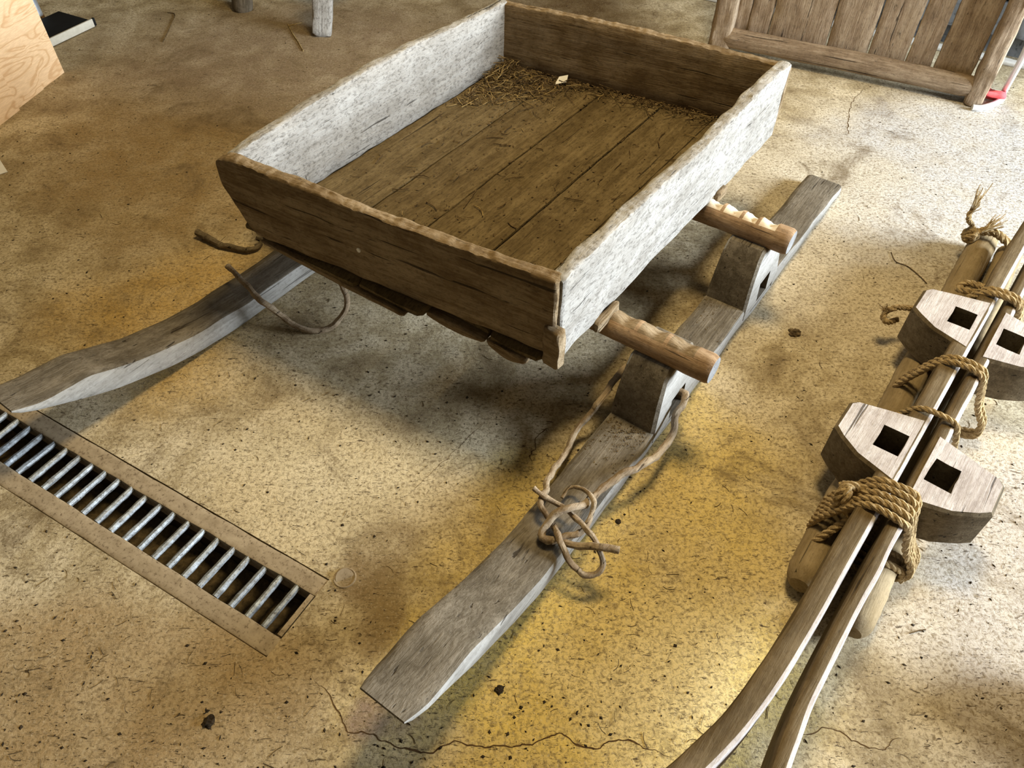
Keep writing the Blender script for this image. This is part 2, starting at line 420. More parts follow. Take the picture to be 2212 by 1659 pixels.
strip('crack', z6([(160, 790), (270, 930), (330, 1040), (345, 1075), (430, 1065), (500, 1110), (570, 1135), (680, 1160), (740, 1165), (800, 1130), (860, 1110), (920, 1125), (990, 1135), (1110, 1135), (1200, 1125), (1260, 1105), (1330, 1068), (1370, 1085), (1420, 1115), (1470, 1130), (1530, 1150), (1570, 1120), (1640, 1105), (1700, 1115), (1760, 1145), (1830, 1165), (1910, 1185)]), .0026, 1)
strip('crack', z7([(880, 1060), (960, 1045), (1040, 1020), (1140, 1040), (1200, 1085), (1260, 1110), (1360, 1145), (1400, 1120), (1440, 1085), (1500, 1080)]), .0016, 2)
strip('crack', [(1834, 296), (1833, 250), (1842, 220), (1857, 203), (1868, 190)], .002, 3)
strip('crack', [(885, 1065), (940, 1015), (1000, 958), (1055, 905)], .0009, 4)
strip('crack', [(1150, 1000), (1145, 978), (1160, 968), (1155, 950), (1170, 935), (1185, 925)], .0022, 5)

# ------------------------------------------------------------------ back wall behind the gate, door jamb side stays open
GD = Vector((.905, -.425, 0)).normalized(); GN = Vector((-GD.y, GD.x, 0)); GROT = math.atan2(GD.y, GD.x)
K0 = ground(2185, 146)
wb = obj('wall_back', *box_geo(-2.2, .9, .10, .35, -.02, 2.6), M['stone'], smooth=0); wb.location = K0 + GN * .02; wb.rotation_euler = (0, 0, GROT - R(4)); tag(wb, kind='structure')
kb = obj('trim_1', *board_geo(3.1, .05, lambda x: .018, nx=60, r=.006, seed=4), M['kerb']); kb.location = K0 + GN * .03 - Vector((math.cos(GROT - R(4)), math.sin(GROT - R(4)), 0)) * 2.2; kb.rotation_euler = (0, 0, GROT - R(4)); tag(kb, kind='structure')
rnd = random.Random(3)
zrow = .085
for row in range(4):
    hgt = (.15, .13, .17, .14)[row]; x = -2.2 + rnd.uniform(0, .2)
    while x < .85:
        L = rnd.uniform(.22, .42)
        st = obj('stone', *rough_box(L - .012, .10, hgt - .012, .012, x * 3 + row, 10, .008), M['stone'], wb)
        st.location = (x, .02 + rnd.uniform(0, .012), zrow + hgt); x += L
    zrow += hgt

# ------------------------------------------------------------------ gate of wide boards
gate = empty('plank_gate', ground(2101, 228) + GN * .02, GROT, 'coarse plank gate with log frame standing by the back wall', 'gate')
GW = 1.10
def log_geo(L, r, seed, squash=1.0, nx=40, amp=.06, rnd_end=False):
    rings = []
    for i in range(nx + 1):
        x = L * i / nx; ring = []; e = 0 if 0 < i < nx else .004
        if rnd_end: e = r * .45 * (max(0, 1 - x / (r * 1.0)) ** 2.2)
        oy, oz = nz((x, 0, 0), 2.2, seed) * r * .15, nz((x, 3, 0), 2.2, seed) * r * .15
        for j in range(20):
            a = 2 * math.pi * j / 20; q = (r - e) * (1 + amp * nz((x * 3, math.cos(a), math.sin(a)), 2.0, seed) + amp * .5 * nz((x * 12, math.cos(a), math.sin(a)), 5, seed))
            ring.append((x, oy + q * math.cos(a) * squash, oz + q * math.sin(a)))
        rings.append(ring)
    return loft(rings)
def gpart(name, geo, mat, x, y, z, rot=(0, 0, 0)):
    o = obj(name, *geo, mat, gate); o.location = (x, y, z); o.rotation_euler = rot; return o
UPR = (0, -math.pi / 2, 0)                             # turn a length along x upright
gpart('stile', board_geo(1.25, .085, lambda x: .036, lambda x: -.036, r=.02, seed=2, rough=.006), M['gate'], -.005, 0, 0, UPR)
gpart('stile', board_geo(1.25, .075, lambda x: .048, lambda x: -.048, r=.016, seed=3, rough=.005), M['gate'], -GW, 0, 0, UPR)
gpart('bottom_rail', log_geo(GW - .06, .044, 5, .8), M['gate'], -GW + .025, -.005, .072)
gpart('top_rail', log_geo(GW - .06, .044, 7, .8), M['gate'], -GW + .025, -.005, 1.19)
# board edges measured along the rail
xs = [-1.055, -.995, -.90, -.645, -.47, -.315, -.20, -.045]
gaps = [.002, .003, .004, .006, .004, .014, .004]
for i in range(7):
    wd = xs[i + 1] - xs[i] - gaps[i]
    hh = wd / 2
    b = gpart('board', board_geo(1.10, .024, lambda x, hh=hh: hh, lambda x, hh=hh: -hh, r=.004, seed=20 + i, rough=.004, edge=.003), M['gate'], xs[i] + hh, .03, .07, UPR)
# batten across the back of the boards
gpart('batten', board_geo(GW - .1, .03, lambda x: .09, r=.005, seed=40), M['gate'], -GW + .05, .058, .62)

# ------------------------------------------------------------------ the sledge
def runner_profile(xs_):
    """height of the sole above the floor, distance measured from the tip"""
    T = [(0, .198), (.05, .165), (.14, .120), (.25, .069), (.40, .025), (.53, .006), (.68, 0.0), (3, 0.0)]
    for (a, za), (b, zb) in zip(T, T[1:]):
        if a <= xs_ <= b:
            t = (xs_ - a) / (b - a); return za + (zb - za) * t
    return 0.0
def smooth_prof(x):
    k0 = 5; return sum(runner_profile(max(0, x + k * .018)) - (.0 if x + k * .018 >= 0 else (x + k * .018) * .62) for k in range(-k0, k0 + 1)) / (2 * k0 + 1)
def runner_geo(L, W, TH, seed, r=.012, prof=smooth_prof, rear=.6, thin=()):
    rings = []; nx = 150
    for i in range(nx + 1):
        x = L * i / nx; zb = prof(x)
        tq = min(1, x / .20); tip = .16 + .84 * tq * tq * (3 - 2 * tq); tip = max(tip, min(1, .16 + x * 5)) * .5 + tip * .5; back = 1 - (1 - rear) * max(0, (x - (L - .5)) / .5)
        th = TH * tip * back; ring = []
        if any(a < x < b for a, b in thin): th = .020
        wd = W * (.86 + .14 * min(1, x / .05))
        sl = (prof(x + .02) - prof(max(0, x - .02))) / (.04 if x > .02 else x + .02)
        e = .003 if i in (0, nx) else 0
        for (y, z) in rrect(-wd / 2 + e, wd / 2 - e, e, th - e, min(r, th * .4), 6, 3):
            p = Vector((x, y, zb + z))
            dn = nz(p, 9, seed) * .0028 + nz((x * .3, y, z), 60, seed) * .0008
            ring.append((x - sl * z * .8, y + dn * 1.2, zb + z + (dn if z > th * .3 else 0)))
        rings.append(ring)
    return loft(rings)
def block_geo(base, top, z0, z1, w0, w1, hx0, hx1, hz0, hz1, tx=.04, seed=0):
    """tapered block with a square mortise through its width (y)"""
    O = [(0, z0), (base * .5, z0), (base, z0), (base - (base - top - tx) * .5, (z0 + z1) / 2), (tx + top, z1 - .012), (tx + top - .014, z1), (tx + .018, z1), (tx - .002, z1 - .022), (tx * .45, (z0 + z1) * .55)]
    I = [(hx0, hz0), ((hx0 + hx1) / 2, hz0), (hx1, hz0), (hx1, (hz0 + hz1) / 2), (hx1, hz1), ((hx0 * .4 + hx1 * .6), hz1), ((hx0 * .6 + hx1 * .4), hz1), (hx0, hz1), (hx0, (hz0 + hz1) / 2)]
    k = len(O); V, F = [], []
    def wy(z): return w0 + (w1 - w0) * (z - z0) / (z1 - z0)
    ch = .008
    for side in (-1, 1):
        for (x, z) in O: V.append((x, side * (wy(z) / 2 - ch), z))
        cx = (hx0 + hx1) / 2; cz = (hz0 + hz1) / 2
        for (x, z) in O:
            f = .06; V.append((x + (cx - x) * f, side * wy(z) / 2 + nz((x, side, z), 30, seed) * .002, z + (cz - z) * f * (0 if z == z0 else 1)))
        for (x, z) in I: V.append((x + nz((x, side, z), 40, seed) * .003, side * wy(z) / 2, z + nz((z, side, x), 40, seed) * .003))
    m = 3 * k
    for j in range(k):
        j2 = (j + 1) % k
        for b, fl in ((0, False), (m, True)):
            q = (b + j, b + j2, b + k + j2, b + k + j); q2 = (b + k + j, b + k + j2, b + 2 * k + j2, b + 2 * k + j)
            F += [q if not fl else q[::-1], q2 if not fl else q2[::-1]]
        F.append((j, m + j, m + j2, j2)[::1]); F.append((2 * k + j, 2 * k + j2, m + 2 * k + j2, m + 2 * k + j))
    return V, F
def sawn_lit(o, a=0, b='blockdark', lim=.8):
    # weathered outsides, saw-cut cheeks; their shade and side light are put into the colours
    o.data.materials.append(M[b])
    for p in o.data.polygons:
        if (abs(p.normal.y) < lim) == (a == 0): p.material_index = 1
def recalc(o):
    bm = bmesh.new(); bm.from_mesh(o.data); bmesh.ops.recalc_face_normals(bm, faces=bm.faces); bm.to_mesh(o.data); bm.free()
    return o

sl = empty('timber_sledge', sn(1.45, -1.0765), YAW, 'weathered grey wooden sledge with upturned runners and notched crossbars carrying the tray', 'sledge')
def spart(name, geo, mat, s, n, z, rot=(0, 0, 0), parent=sl, **kw):
    o = obj(name, *geo, mat, parent, **kw); o.location = (s - 1.45, -(n + 1.0765), z); o.rotation_euler = rot; return o
for q, nc in enumerate((-.468, -1.685)):
    rn = spart('runner', runner_geo(2.37, .13, .066, 11 + q, thin=((.975, 1.16), (1.54, 1.725))), M['grey'], .27, nc, 0); sawn_lit(rn, 1, 'cheek', .75)
    for bx in (.93, 1.495):
        b = obj('block', *block_geo(.27, .15, .030, .250, .132, .114, .095, .172, .042, .112, .04, bx + q), M['grey'], rn, smooth=30); recalc(b); sawn_lit(b, 1, 'cheek', .8)
        b.location = (bx, 0, 0)
# notched crossbars
def crossbar_geo(L, r, seed, notches, depth, nx=150):
    rings = []; fm = []
    for i in range(nx + 1):
        x = L * i / nx; cut = 0.0
        for (a, b) in notches:
            if a <= x <= b:
                t = (x - a) / (b - a); cut = depth * (t / .72 if t < .72 else (1 - t) / .28)
        ring = []; e = .004 if i in (0, nx) else 0
        for j in range(20):
            a = 2 * math.pi * j / 20
            q = (r - e) * (1 + .05 * nz((x * 3, math.cos(a), math.sin(a)), 1.6, seed) + .03 * nz((x * 10, math.cos(a), math.sin(a)), 5, seed))
            y, z = q * math.cos(a), q * math.sin(a)
            if cut > 0:
                # flat cut facing up and slightly back
                lim = r - cut; hgt = z * .94 + y * .34
                if hgt > lim: z -= (hgt - lim) * .94; y -= (hgt - lim) * .34
            ring.append((x, y, z))
        rings.append(ring)
    V, F = loft(rings)
    for i in range(nx):
        x = L * (i + .5) / nx; inn = any(a <= x <= b for a, b in notches)
        for j in range(20):
            am = 2 * math.pi * (j + .5) / 20; fm.append(1 if inn and (math.sin(am) * .94 + math.cos(am) * .34) > .55 else 0)
    return V, F, fm
BR = Matrix.Rotation(-math.pi / 2, 4, 'Z').to_euler()
for (s, n1, zc, seed, mt, mc, nt) in ((1.30, -.325, .272, 1.0, M['brown'], M['tray'], ((.055, .125), (.135, .205), (.215, .29), (1.10, 1.18), (1.20, 1.28))),
                                      (1.878, -.362, .272, 6.0, M['brown'], M['cut'], ((.05, .095), (.105, .15), (.16, .205), (.215, .26), (1.12, 1.2)))):
    L = n1 + 1.83
    V, F, fm = crossbar_geo(L, .038, seed, [(L - b, L - a) for a, b in nt], .016)
    o = spart('crossbar', (V, F), None, s, -1.83, zc, BR, mats=[mt, mc, M['endgrain']], fm=fm + [2, 2])
# withe: twisted branches drawn through the block mortises
z2 = lambda L: [ground(1000 + x / 3.318, 800 + y / 3.318, z) for x, y, z in L]
LOC = sl.matrix_world
inv = (Matrix.Translation(sn(1.45, -1.0765)) @ Matrix.Rotation(YAW, 4, 'Z')).inverted()
def branch(name, P, rad, seed, parent=sl, mat='bark'):
    P = resample(spline([inv @ p for p in P], 10), .008)
    P = [p + Vector((nz(p, 28, seed), nz(p, 28, seed + 3), nz(p, 28, seed + 6))) * .0035 for p in P]
    return obj(name, *tube_geo(P, rad, 9, True, .35, seed), M[mat], parent)
inner = sn(1.335, -.53, .108); outer = sn(1.335, -.40, .108)
A = [inner + N * .03, inner - N * .03] + z2([(985, 215, .11), (935, 290, .09), (850, 390, .06), (775, 490, .05), (740, 590, .05), (670, 690, .06), (615, 780, .075), (590, 870, .095), (548, 945, .115), (580, 1010, .108), (640, 1095, .098), (680, 1190, .112), (725, 1290, .10), (790, 1400, .08), (870, 1470, .07), (950, 1462, .07), (1000, 1395, .085), (985, 1300, .10), (945, 1220, .112), (880, 1130, .122), (790, 1040, .115), (700, 972, .112), (610, 912, .124), (545, 872, .13), (503, 838, .135)])
branch('withe', A, lambda t: .0088 * (1.05 - .35 * t), 3)
B = [outer - N * .03, outer + N * .012] + z2([(1525, 330, .085), (1500, 440, .07), (1440, 560, .07), (1370, 630, .085), (1250, 695, .10), (1100, 775, .10), (1010, 835, .098), (930, 910, .102), (868, 960, .118), (790, 982, .132), (700, 1012, .132), (630, 1062, .122), (580, 1130, .108), (572, 1190, .10), (620, 1222, .10), (690, 1225, .088), (760, 1245, .095), (860, 1266, .105), (980, 1272, .124), (1122, 1290, .128)])
branch('withe', B, lambda t: .0098 * (1.0 - .12 * t), 8)
Dd = z2([(640, 1215, .098), (740, 1192, .098), (840, 1165, .098), (892, 1105, .105), (930, 1020, .112), (932, 940, .128), (885, 872, .118), (815, 832, .10), (745, 850, .095), (712, 915, .095)])
branch('withe', Dd, lambda t: .0088 * (1 - .55 * t), 12)
z4 = lambda L: [ground(400 + x / 3.687, 400 + y / 3.687, z) for x, y, z in L]
E_ = z4([(335, 645, .125), (420, 720, .12), (520, 830, .115), (620, 930, .105), (700, 990, .075), (800, 1070, .035), (900, 1130, .016), (1000, 1160, .013), (1090, 1150, .015), (1180, 1110, .025), (1250, 1040, .05), (1285, 960, .08), (1280, 870, .11), (1240, 780, .14), (1212, 700, .17), (1190, 640, .185)])
branch('withe', E_, lambda t: .0098 * (.85 + .25 * t if t < .5 else .975 - .3 * (t - .5)), 15)
E2 = z4([(98, 378, .018), (200, 430, .016), (300, 475, .014), (400, 500, .014), (500, 515, .014), (580, 490, .014), (600, 440, .018), (560, 420, .03)])
branch('withe', E2, lambda t: .0125 * (1.0 - .5 * t), 18, mat='blockdark')  # darker stick, the tray's shade put into its colour

# ------------------------------------------------------------------ the tray on the sledge
TZ = .309
tray = empty('wooden_tray', sn(1.64, -1.10, TZ), YAW, 'large open wooden tray of rough worn boards resting on the sledge crossbars', 'tray')
def tl(s, n): return Vector((s - 1.64, -(n + 1.10), 0))
def wall(name, A, B, T, top, bot, mat, seed, z=0.0, parent=tray, **kw):
    a, b = tl(*A), tl(*B); d = b - a
    o = obj(name, *board_geo(d.length, T, top, bot, seed=seed, **kw), mat, parent)
    o.location = a + Vector((0, 0, z)); o.rotation_euler = (0, 0, math.atan2(d.y, d.x)); return o
FT = .026
# front board: left end cut away below
def fb(x): return max(FT, .135 * max(0, 1 - x / .085) ** 1.3 + FT)
def ft(x): return .243 - .018 * max(0, 1 - x / .04) + .004 * math.sin(x * 7 + 1)
wf = wall('front_board', (.985, -1.605), (1.078, -.632), .036, ft, lambda x: fb(x), M['tray'], 31, edge=.006, rough=.0035, r=.008, nx=220)
def lt(x): return .235 + .030 * math.sin(min(1, max(0, x / .9)) * math.pi * .8) - .012 * max(0, (x - .8) / .4)
wall('left_board', (1.005, -1.585), (2.185, -1.578), .032, lt, lambda x: FT, M['sidelit'], 33, edge=.005, rough=.003, nx=200)
wall('back_board', (2.175, -1.60), (2.318, -.615), .034, lambda x: .236 + .008 * math.sin(x * 4), lambda x: FT, M['tray'], 35, edge=.005, rough=.003, nx=200)
def rb(x): return .002 + .05 * max(0, 1 - x / .02) * 0 + .004 * math.sin(x * 5)
def rt(x): return .246 + .006 * math.sin(x * 6 + .5) - .01 * max(0, (x - 1.05) / .2)
wr = wall('right_board', (1.076, -.640), (2.315, -.632), .036, rt, rb, M['sidelit'], 37, edge=.006, rough=.0045, nx=240)
# corner repair piece on the front right corner
o = obj('corner_block', *board_geo(.045, .030, lambda x: .118, lambda x: .004, nx=8, seed=44, rough=.004), M['tray'], tray)
o.location = tl(1.062, -.650); o.rotation_euler = (0, 0, -math.pi / 2 - .08)
# floor boards run lengthways and poke out unevenly at the front
fe = [(-1.600, -1.366, 1.000), (-1.362, -1.181, .985), (-1.177, -.976, .995), (-.970, -.80, 1.052), (-.798, -.655, 1.040)]
for i, (na, nb, s0) in enumerate(fe):
    wdt = nb - na
    s1 = 2.195 + (nb + 1.6) * .14
    V, F = board_geo(s1 - s0, wdt, lambda x: .0245, lambda x: .001, nx=70, r=.004, seed=50 + i, edge=.0012, rough=.0018, end=.006)
    V = [(x + (nz((y, 3, i), 30) * .02 if x < .02 else 0), y, z) for x, y, z in V]
    o = obj('floor_board', V, F, M['trayfloor'], tray); o.location = tl(s0, (na + nb) / 2)
# splintered underlay strips beneath the front edge
for (na, nb, s, h) in ((-1.53, -1.02, 1.012, .020), (-.985, -.81, 1.055, .026), (-.80, -.69, 1.058, .032)):
    o = obj('underlay_strip', *board_geo(nb - na, .05, lambda x, h=h: 0.0, lambda x, h=h: -h * (.55 + .45 * math.sin(min(3.14, x / (nb - na) * 3.0 + .1))), nx=40, r=.006, seed=60 + na, rough=.005), M['tray'], tray)
    o.location = tl(s, na) + Vector((0, 0, .002)); o.rotation_euler = (0, 0, -math.pi / 2)
# split slat under the right board, by the crossbars
for (s, L) in ((1.225, .105), (1.905, .05)):
    o = obj('wedge', *board_geo(L, .022, lambda x: .022, lambda x: -.012, nx=14, r=.006, seed=71 + s, rough=.004), M['tray'], tray)
    o.location = tl(s, -.612) + Vector((0, 0, -.006))
# nails in the boards
nail = obj('nail_head', *tube_geo([Vector((0, 0, 0)), Vector((0, 0, .003))], .006, 8), M['paper'], tray)
nail.location = tl(1.010, -1.150) + Vector((-.014, 0, .135)); nail.rotation_euler = (0, -math.pi / 2, 0)

# straw litter in the tray
rnd = random.Random(11)
def straw_geo(p, ang, L, r, tilt=0.0, bend=.1, k=4):
    d = Vector((math.cos(ang) * math.cos(tilt), math.sin(ang) * math.cos(tilt), math.sin(tilt))); s = Vector((-d.y, d.x, .2)).normalized()
    P = [p + d * L * t + s * bend * L * math.sin(math.pi * t) for t in (0, .35, .7, 1)]
    return tube_geo(P, r, k)
ZF = TZ + .0255
parts, parts2 = [], []
for i in range(620):
    u = rnd.random()
    if u < .62:
        s = 2.16 - abs(rnd.gauss(0, .13)); n = -1.555 + abs(rnd.gauss(0, .13))
        if s < 1.8 + (n + 1.55): s += .15
        zt = .045 * math.exp(-((2.16 - s) ** 2 + (n + 1.55) ** 2) / .012)
    elif u < .9:
        n = rnd.uniform(-1.5, -.68); s = 2.16 + (n + 1.58) * .14 - abs(rnd.gauss(0, .035)); zt = .015
    else:
        n = rnd.uniform(-1.55, -.7); s = rnd.uniform(1.2, 2.15); zt = 0
    s = min(s, 2.15 + (n + 1.58) * .14); n = max(-1.555, min(-.67, n))
    p = sn(s, n, ZF + .002 + rnd.uniform(0, zt + .002))
    L = rnd.uniform(.012, .06) if rnd.random() < .85 else rnd.uniform(.06, .10)
    ang = rnd.uniform(0, 6.28)
    q = p + Vector((math.cos(ang), math.sin(ang), 0)) * L
    ss, nn = q.dot(D), q.dot(N)
    if nn < -1.562 or ss > 2.152 + (nn + 1.58) * .14 or nn > -.66: ang += math.pi
    g = straw_geo(p, ang, L, rnd.uniform(.0007, .0016), rnd.uniform(-.02, .3 if zt > .01 else .03), rnd.uniform(-.15, .15))
    (parts if rnd.random() < (.42 if u < .62 else .12) else parts2).append(g)
tag(obj('straw_litter', *merge(parts), M['straw'], smooth=0), 'dry straw and chaff swept into the back corner of the tray', 'straw', kind='stuff')
# fine chaff flakes heaped below the straw and strewn over the boards
for i in range(2600):
    u = rnd.random()
    if u < .55: s = 2.165 - abs(rnd.gauss(0, .11)); n = -1.56 + abs(rnd.gauss(0, .12)); zt = .035 * math.exp(-((2.16 - s) ** 2 + (n + 1.56) ** 2) / .012)
    elif u < .8: n = rnd.uniform(-1.5, -.66); s = 2.17 + (n + 1.58) * .14 - abs(rnd.gauss(0, .03)); zt = .012
    else: n = rnd.uniform(-1.55, -.67); s = rnd.uniform(1.05, 2.15); zt = 0
    s = min(s, 2.155 + (n + 1.58) * .14); n = max(-1.558, min(-.665, n))
    p = sn(s, n, ZF + .001 + rnd.uniform(0, zt)); a = rnd.uniform(0, 6.28); L = rnd.uniform(.002, .007); w_ = L * rnd.uniform(.25, .7)
    x = Vector((math.cos(a), math.sin(a), rnd.uniform(-.3, .3))) * L; y = Vector((-math.sin(a), math.cos(a), rnd.uniform(-.3, .3))) * w_; h = Vector((0, 0, .0012))
    parts2.append(([p - x, p - y, p + x, p + y, p + h], [(0, 1, 4), (1, 2, 4), (2, 3, 4), (3, 0, 4), (3, 2, 1, 0)]))
tag(obj('chaff_litter', *merge(parts2), M['chaff'], smooth=0), 'dark chaff crumbs strewn over the tray floor boards', 'chaff', kind='stuff')
pp = ground(1212, 175, ZF + .01)
tag(obj('paper_scrap', [pp + Vector(v) for v in ((-.022, -.012, -.006), (.018, -.014, .004), (.024, .012, .016), (-.006, .016, .008), (0, 0, .002), (-.022, -.012, -.007), (.018, -.014, .003), (.024, .012, .015), (-.006, .016, .007), (0, 0, .001))],
        [(0, 1, 4), (1, 2, 4), (2, 3, 4), (3, 0, 4), (6, 5, 9), (7, 6, 9), (8, 7, 9), (5, 8, 9), (0, 5, 6, 1), (1, 6, 7, 2), (2, 7, 8, 3), (3, 8, 5, 0)], M['paper'], smooth=0), 'small crumpled white paper scrap in the tray beside the back board', 'paper')
tw = resample(spline([ground(656, 372, ZF + .055), ground(661, 388, ZF + .03), ground(668, 402, ZF + .004)], 6), .006)
tag(obj('twig', *tube_geo(tw, .0035, 6, True, .3), M['crumb']), 'short dark twig leaning on the white inner side of the tray', 'twig')

# ------------------------------------------------------------------ the tied pair of spare runners
Y2 = R(52); D2 = Vector((math.cos(Y2), math.sin(Y2), 0)); L2 = Vector((-math.sin(Y2), math.cos(Y2), 0)); N2 = -L2
PP = sn(1.179, .129)
def pr(x, n, z): return PP + D2 * x + N2 * n + Vector((0, 0, z))
def prof2(x):
    return smooth_prof(x) if x > 0 else .198
for side, zax, lab, bx0 in ((-1, L2, 'spare sledge runner lying on its side with blocks towards the sledge', .10), (1, N2, 'spare sledge runner lying on its side with blocks away from the sledge', .075)):
    tipx = -1.04
    root = empty('sledge_runner', (0, 0, 0), 0, lab, 'sledge runner', 'spare runners tied together')
    Xa, Za = D2, zax; Ya = Za.cross(Xa)
    org = pr(tipx, -.001 if side < 0 else .019, .148)
    root.matrix_world = Matrix(((Xa.x, Ya.x, Za.x, org.x), (Xa.y, Ya.y, Za.y, org.y), (Xa.z, Ya.z, Za.z, org.z), (0, 0, 0, 1)))
    obj('plank', *runner_geo(2.37, .126, .048 if side < 0 else .032, 81 + side, .009, prof2, .9, tuple((bx0 + k - tipx + .035, bx0 + k - tipx + .19) for k in (0, .527 if side < 0 else .54))), M['plank'], root)
    pk = root.children[0]; pk.data.materials.append(M['pale'])
    for p in pk.data.polygons:
        if p.normal.z * side > .25: p.material_index = 1  # edges turned to the daylight are painted pale
    for bx in (bx0, bx0 + (.527 if side < 0 else .54)):
        b = obj('block', *block_geo(.225, .125, .012, .172, .130, .122, .075, .150, .024, .082, .062, 5 + side + bx), M['pale'], root, smooth=30); recalc(b)
        sawn_lit(b)
        b.location = (bx - tipx, 0, 0)
# poles under the runners (the crossbars of that sledge)
def pole(P0, P1, r, seed, lab):
    d = P1 - P0
    root = obj('round_pole', *log_geo(d.length, r, seed, 1.0, 160, .10, True), M['oldpole'])
    root.location = P0; root.rotation_euler = (0, 0, math.atan2(d.y, d.x))
    return tag(root, lab, 'pole', 'poles under the spare runners')
pole(sn(1.035, .056, .044), sn(2.60, .088, .044), .041, 3, 'ochre round pole with a rope knot at its far end, under the spare runners')
pole(sn(1.00, .190, .040), sn(2.56, .172, .040), .037, 9, 'round pole with a blunt rounded end poking out beneath the spare runners')

def loop(x, sl_=0.0, w_l=-.108, w_r=.112, zt=.222, dx_r=0.0, open_=True):
    """rope wrap round both runners and poles, sl_ slants it along the runners"""
    P = [(w_l + .012, .03), (w_l, .075), (-.078, .15), (-.04, .212), (.0, zt + .002), (.046, zt - .004), (.062, .185), (.082, .12), (w_r, .07), (w_r - .004, .025), (.04, .008), (-.05, .008)]
    return [pr(x + sl_ * (n + .1) + (dx_r if n > .05 else 0), n, z) for n, z in P]
def rope(name, geos, lab):
    return tag(obj(name, *merge(geos), M['rope']), lab, 'rope', 'ropes tying the spare runners')
# heavy lashing of five turns with a loose tail
G_ = []
for i in range(5):
    P = loop(.0 + .020 * i, .05 + .05 * (4 - i) * -.15, zt=.223 + .002 * (i % 2), dx_r=-.012 * i + .02)
    G_ += rope_geo(spline(P, 8, True) + [P[0]], .0078, .052, phase=i)
tail = [pr(.02, -.03, .205), pr(.005, -.06, .165)] + [ground(1840, 1118, .15), ground(1805, 1140, .12), ground(1770, 1163, .085), ground(1738, 1185, .05)]
G_ += rope_geo(spline(tail, 8), .0085, .05)
G_ += fray(tail[-1], tail[-1] - tail[-2], 16, .035, .6, .0009, 3)
kn = ground(1835, 1067, .19)
G_ += rope_geo(spline([kn + Vector(v) for v in ((-.02, -.01, -.03), (-.022, .0, .004), (0, .01, .016), (.024, .004, .006), (.03, -.012, -.02))], 8), .010, .05)
G_ += rope_geo(spline([kn + Vector(v) for v in ((-.012, -.022, -.02), (-.012, -.014, .008), (-.004, .012, .014), (-.004, .03, -.01))], 8), .009, .05)
lo = [ground(1900, 1210, .08), ground(1925, 1222, .075), ground(1950, 1238, .05), ground(1942, 1255, .02)]
G_ += rope_geo(spline(lo, 8), .0078, .05)
lo = [ground(1905, 1190, .09), ground(1935, 1200, .07), ground(1952, 1218, .045), ground(1945, 1235, .03)]
G_ += rope_geo(spline(lo, 8), .0078, .05)
rope('rope_lashing', G_, 'thick hemp rope lashing of several turns with loose frayed tail, nearest the camera')
P = loop(.345, .02); rope('rope_turn', rope_geo(spline(P, 8, True) + [P[0]], .0068, .046), 'single turn of hemp rope behind the nearer pair of blocks')
G_ = []
for i in range(2):
    P = loop(.560 - .020 * i, .03, zt=.224); G_ += rope_geo(spline(P, 8, True) + [P[0]], .0078, .05, phase=i * 2)
rope('rope_lashing', G_, 'double turn of hemp rope between the nearer and farther blocks')
G_ = []
for i in range(2):
    P = loop(.895 - .018 * i, .0, zt=.224, w_l=-.125); G_ += rope_geo(spline(P, 8, True) + [P[0]], .0085, .05, phase=i * 2)
c0 = ground(2098, 630, .17)
G_ += rope_geo(spline([c0 + D2 * a + N2 * b + Vector((0, 0, c)) for a, b, c in ((.0, .05, .03), (.012, .02, .02), (.014, -.02, .012), (-.004, -.035, .0), (-.018, -.02, .006), (-.012, .02, .014), (0, .05, .02))], 8), .009, .05)
rope('rope_lashing', G_, 'hemp rope wound behind the farther blocks with a small coil')
# knot with frayed ends on the pole's far end
k0 = sn(2.60, .078, .085); G_ = []
kc = ground(2096, 508, .09)
for i in range(4):
    a0 = i * .8; axis = Vector((math.cos(a0), math.sin(a0), .4 * i - .5)).normalized(); e1 = axis.orthogonal().normalized(); e2 = axis.cross(e1)
    G_ += rope_geo([kc + (e1 * math.cos(t * .35) + e2 * math.sin(t * .35)) * .019 + axis * .004 * math.sin(t) for t in range(19)], .008, .045, phase=i)
up_ = [kc + Vector((.01, .01, .012)), ground(2098, 484, .12), ground(2092, 474, .15), ground(2096, 458, .17)]
G_ += rope_geo(spline(up_, 8), .0075, .045)
G_ += fray(ground(2096, 460, .17), ground(2116, 428, .22) - ground(2096, 460, .17), 22, .075, .22, .0013, 5)
bd = [kc + Vector((.02, .005, .01)), ground(2125, 500, .11), ground(2150, 503, .115), ground(2172, 520, .10), ground(2186, 534, .08)]
G_ += rope_geo(spline(bd, 8), .012, .05)
G_ += fray(ground(2122, 500, .12), ground(2165, 478, .15) - ground(2122, 500, .12), 40, .06, .35, .0012, 6)
rope('rope_knot', G_, 'bushy rope knot with frayed ends tied round the far pole end')
# rope end peeping out beside the farther block
rc = ground(1915, 672, .10); G_ = []
G_ += rope_geo(spline([ground(1985, 668, .11), ground(1945, 664, .12), ground(1930, 666, .12), rc, ground(1908, 686, .09), ground(1918, 696, .08), ground(1938, 690, .07)], 8), .008, .045)
G_ += fray(rc, ground(1912, 655, .13) - rc, 14, .03, .7, .001, 8)
rope('rope_end', G_, 'short frayed rope end sticking out beside the farther block')

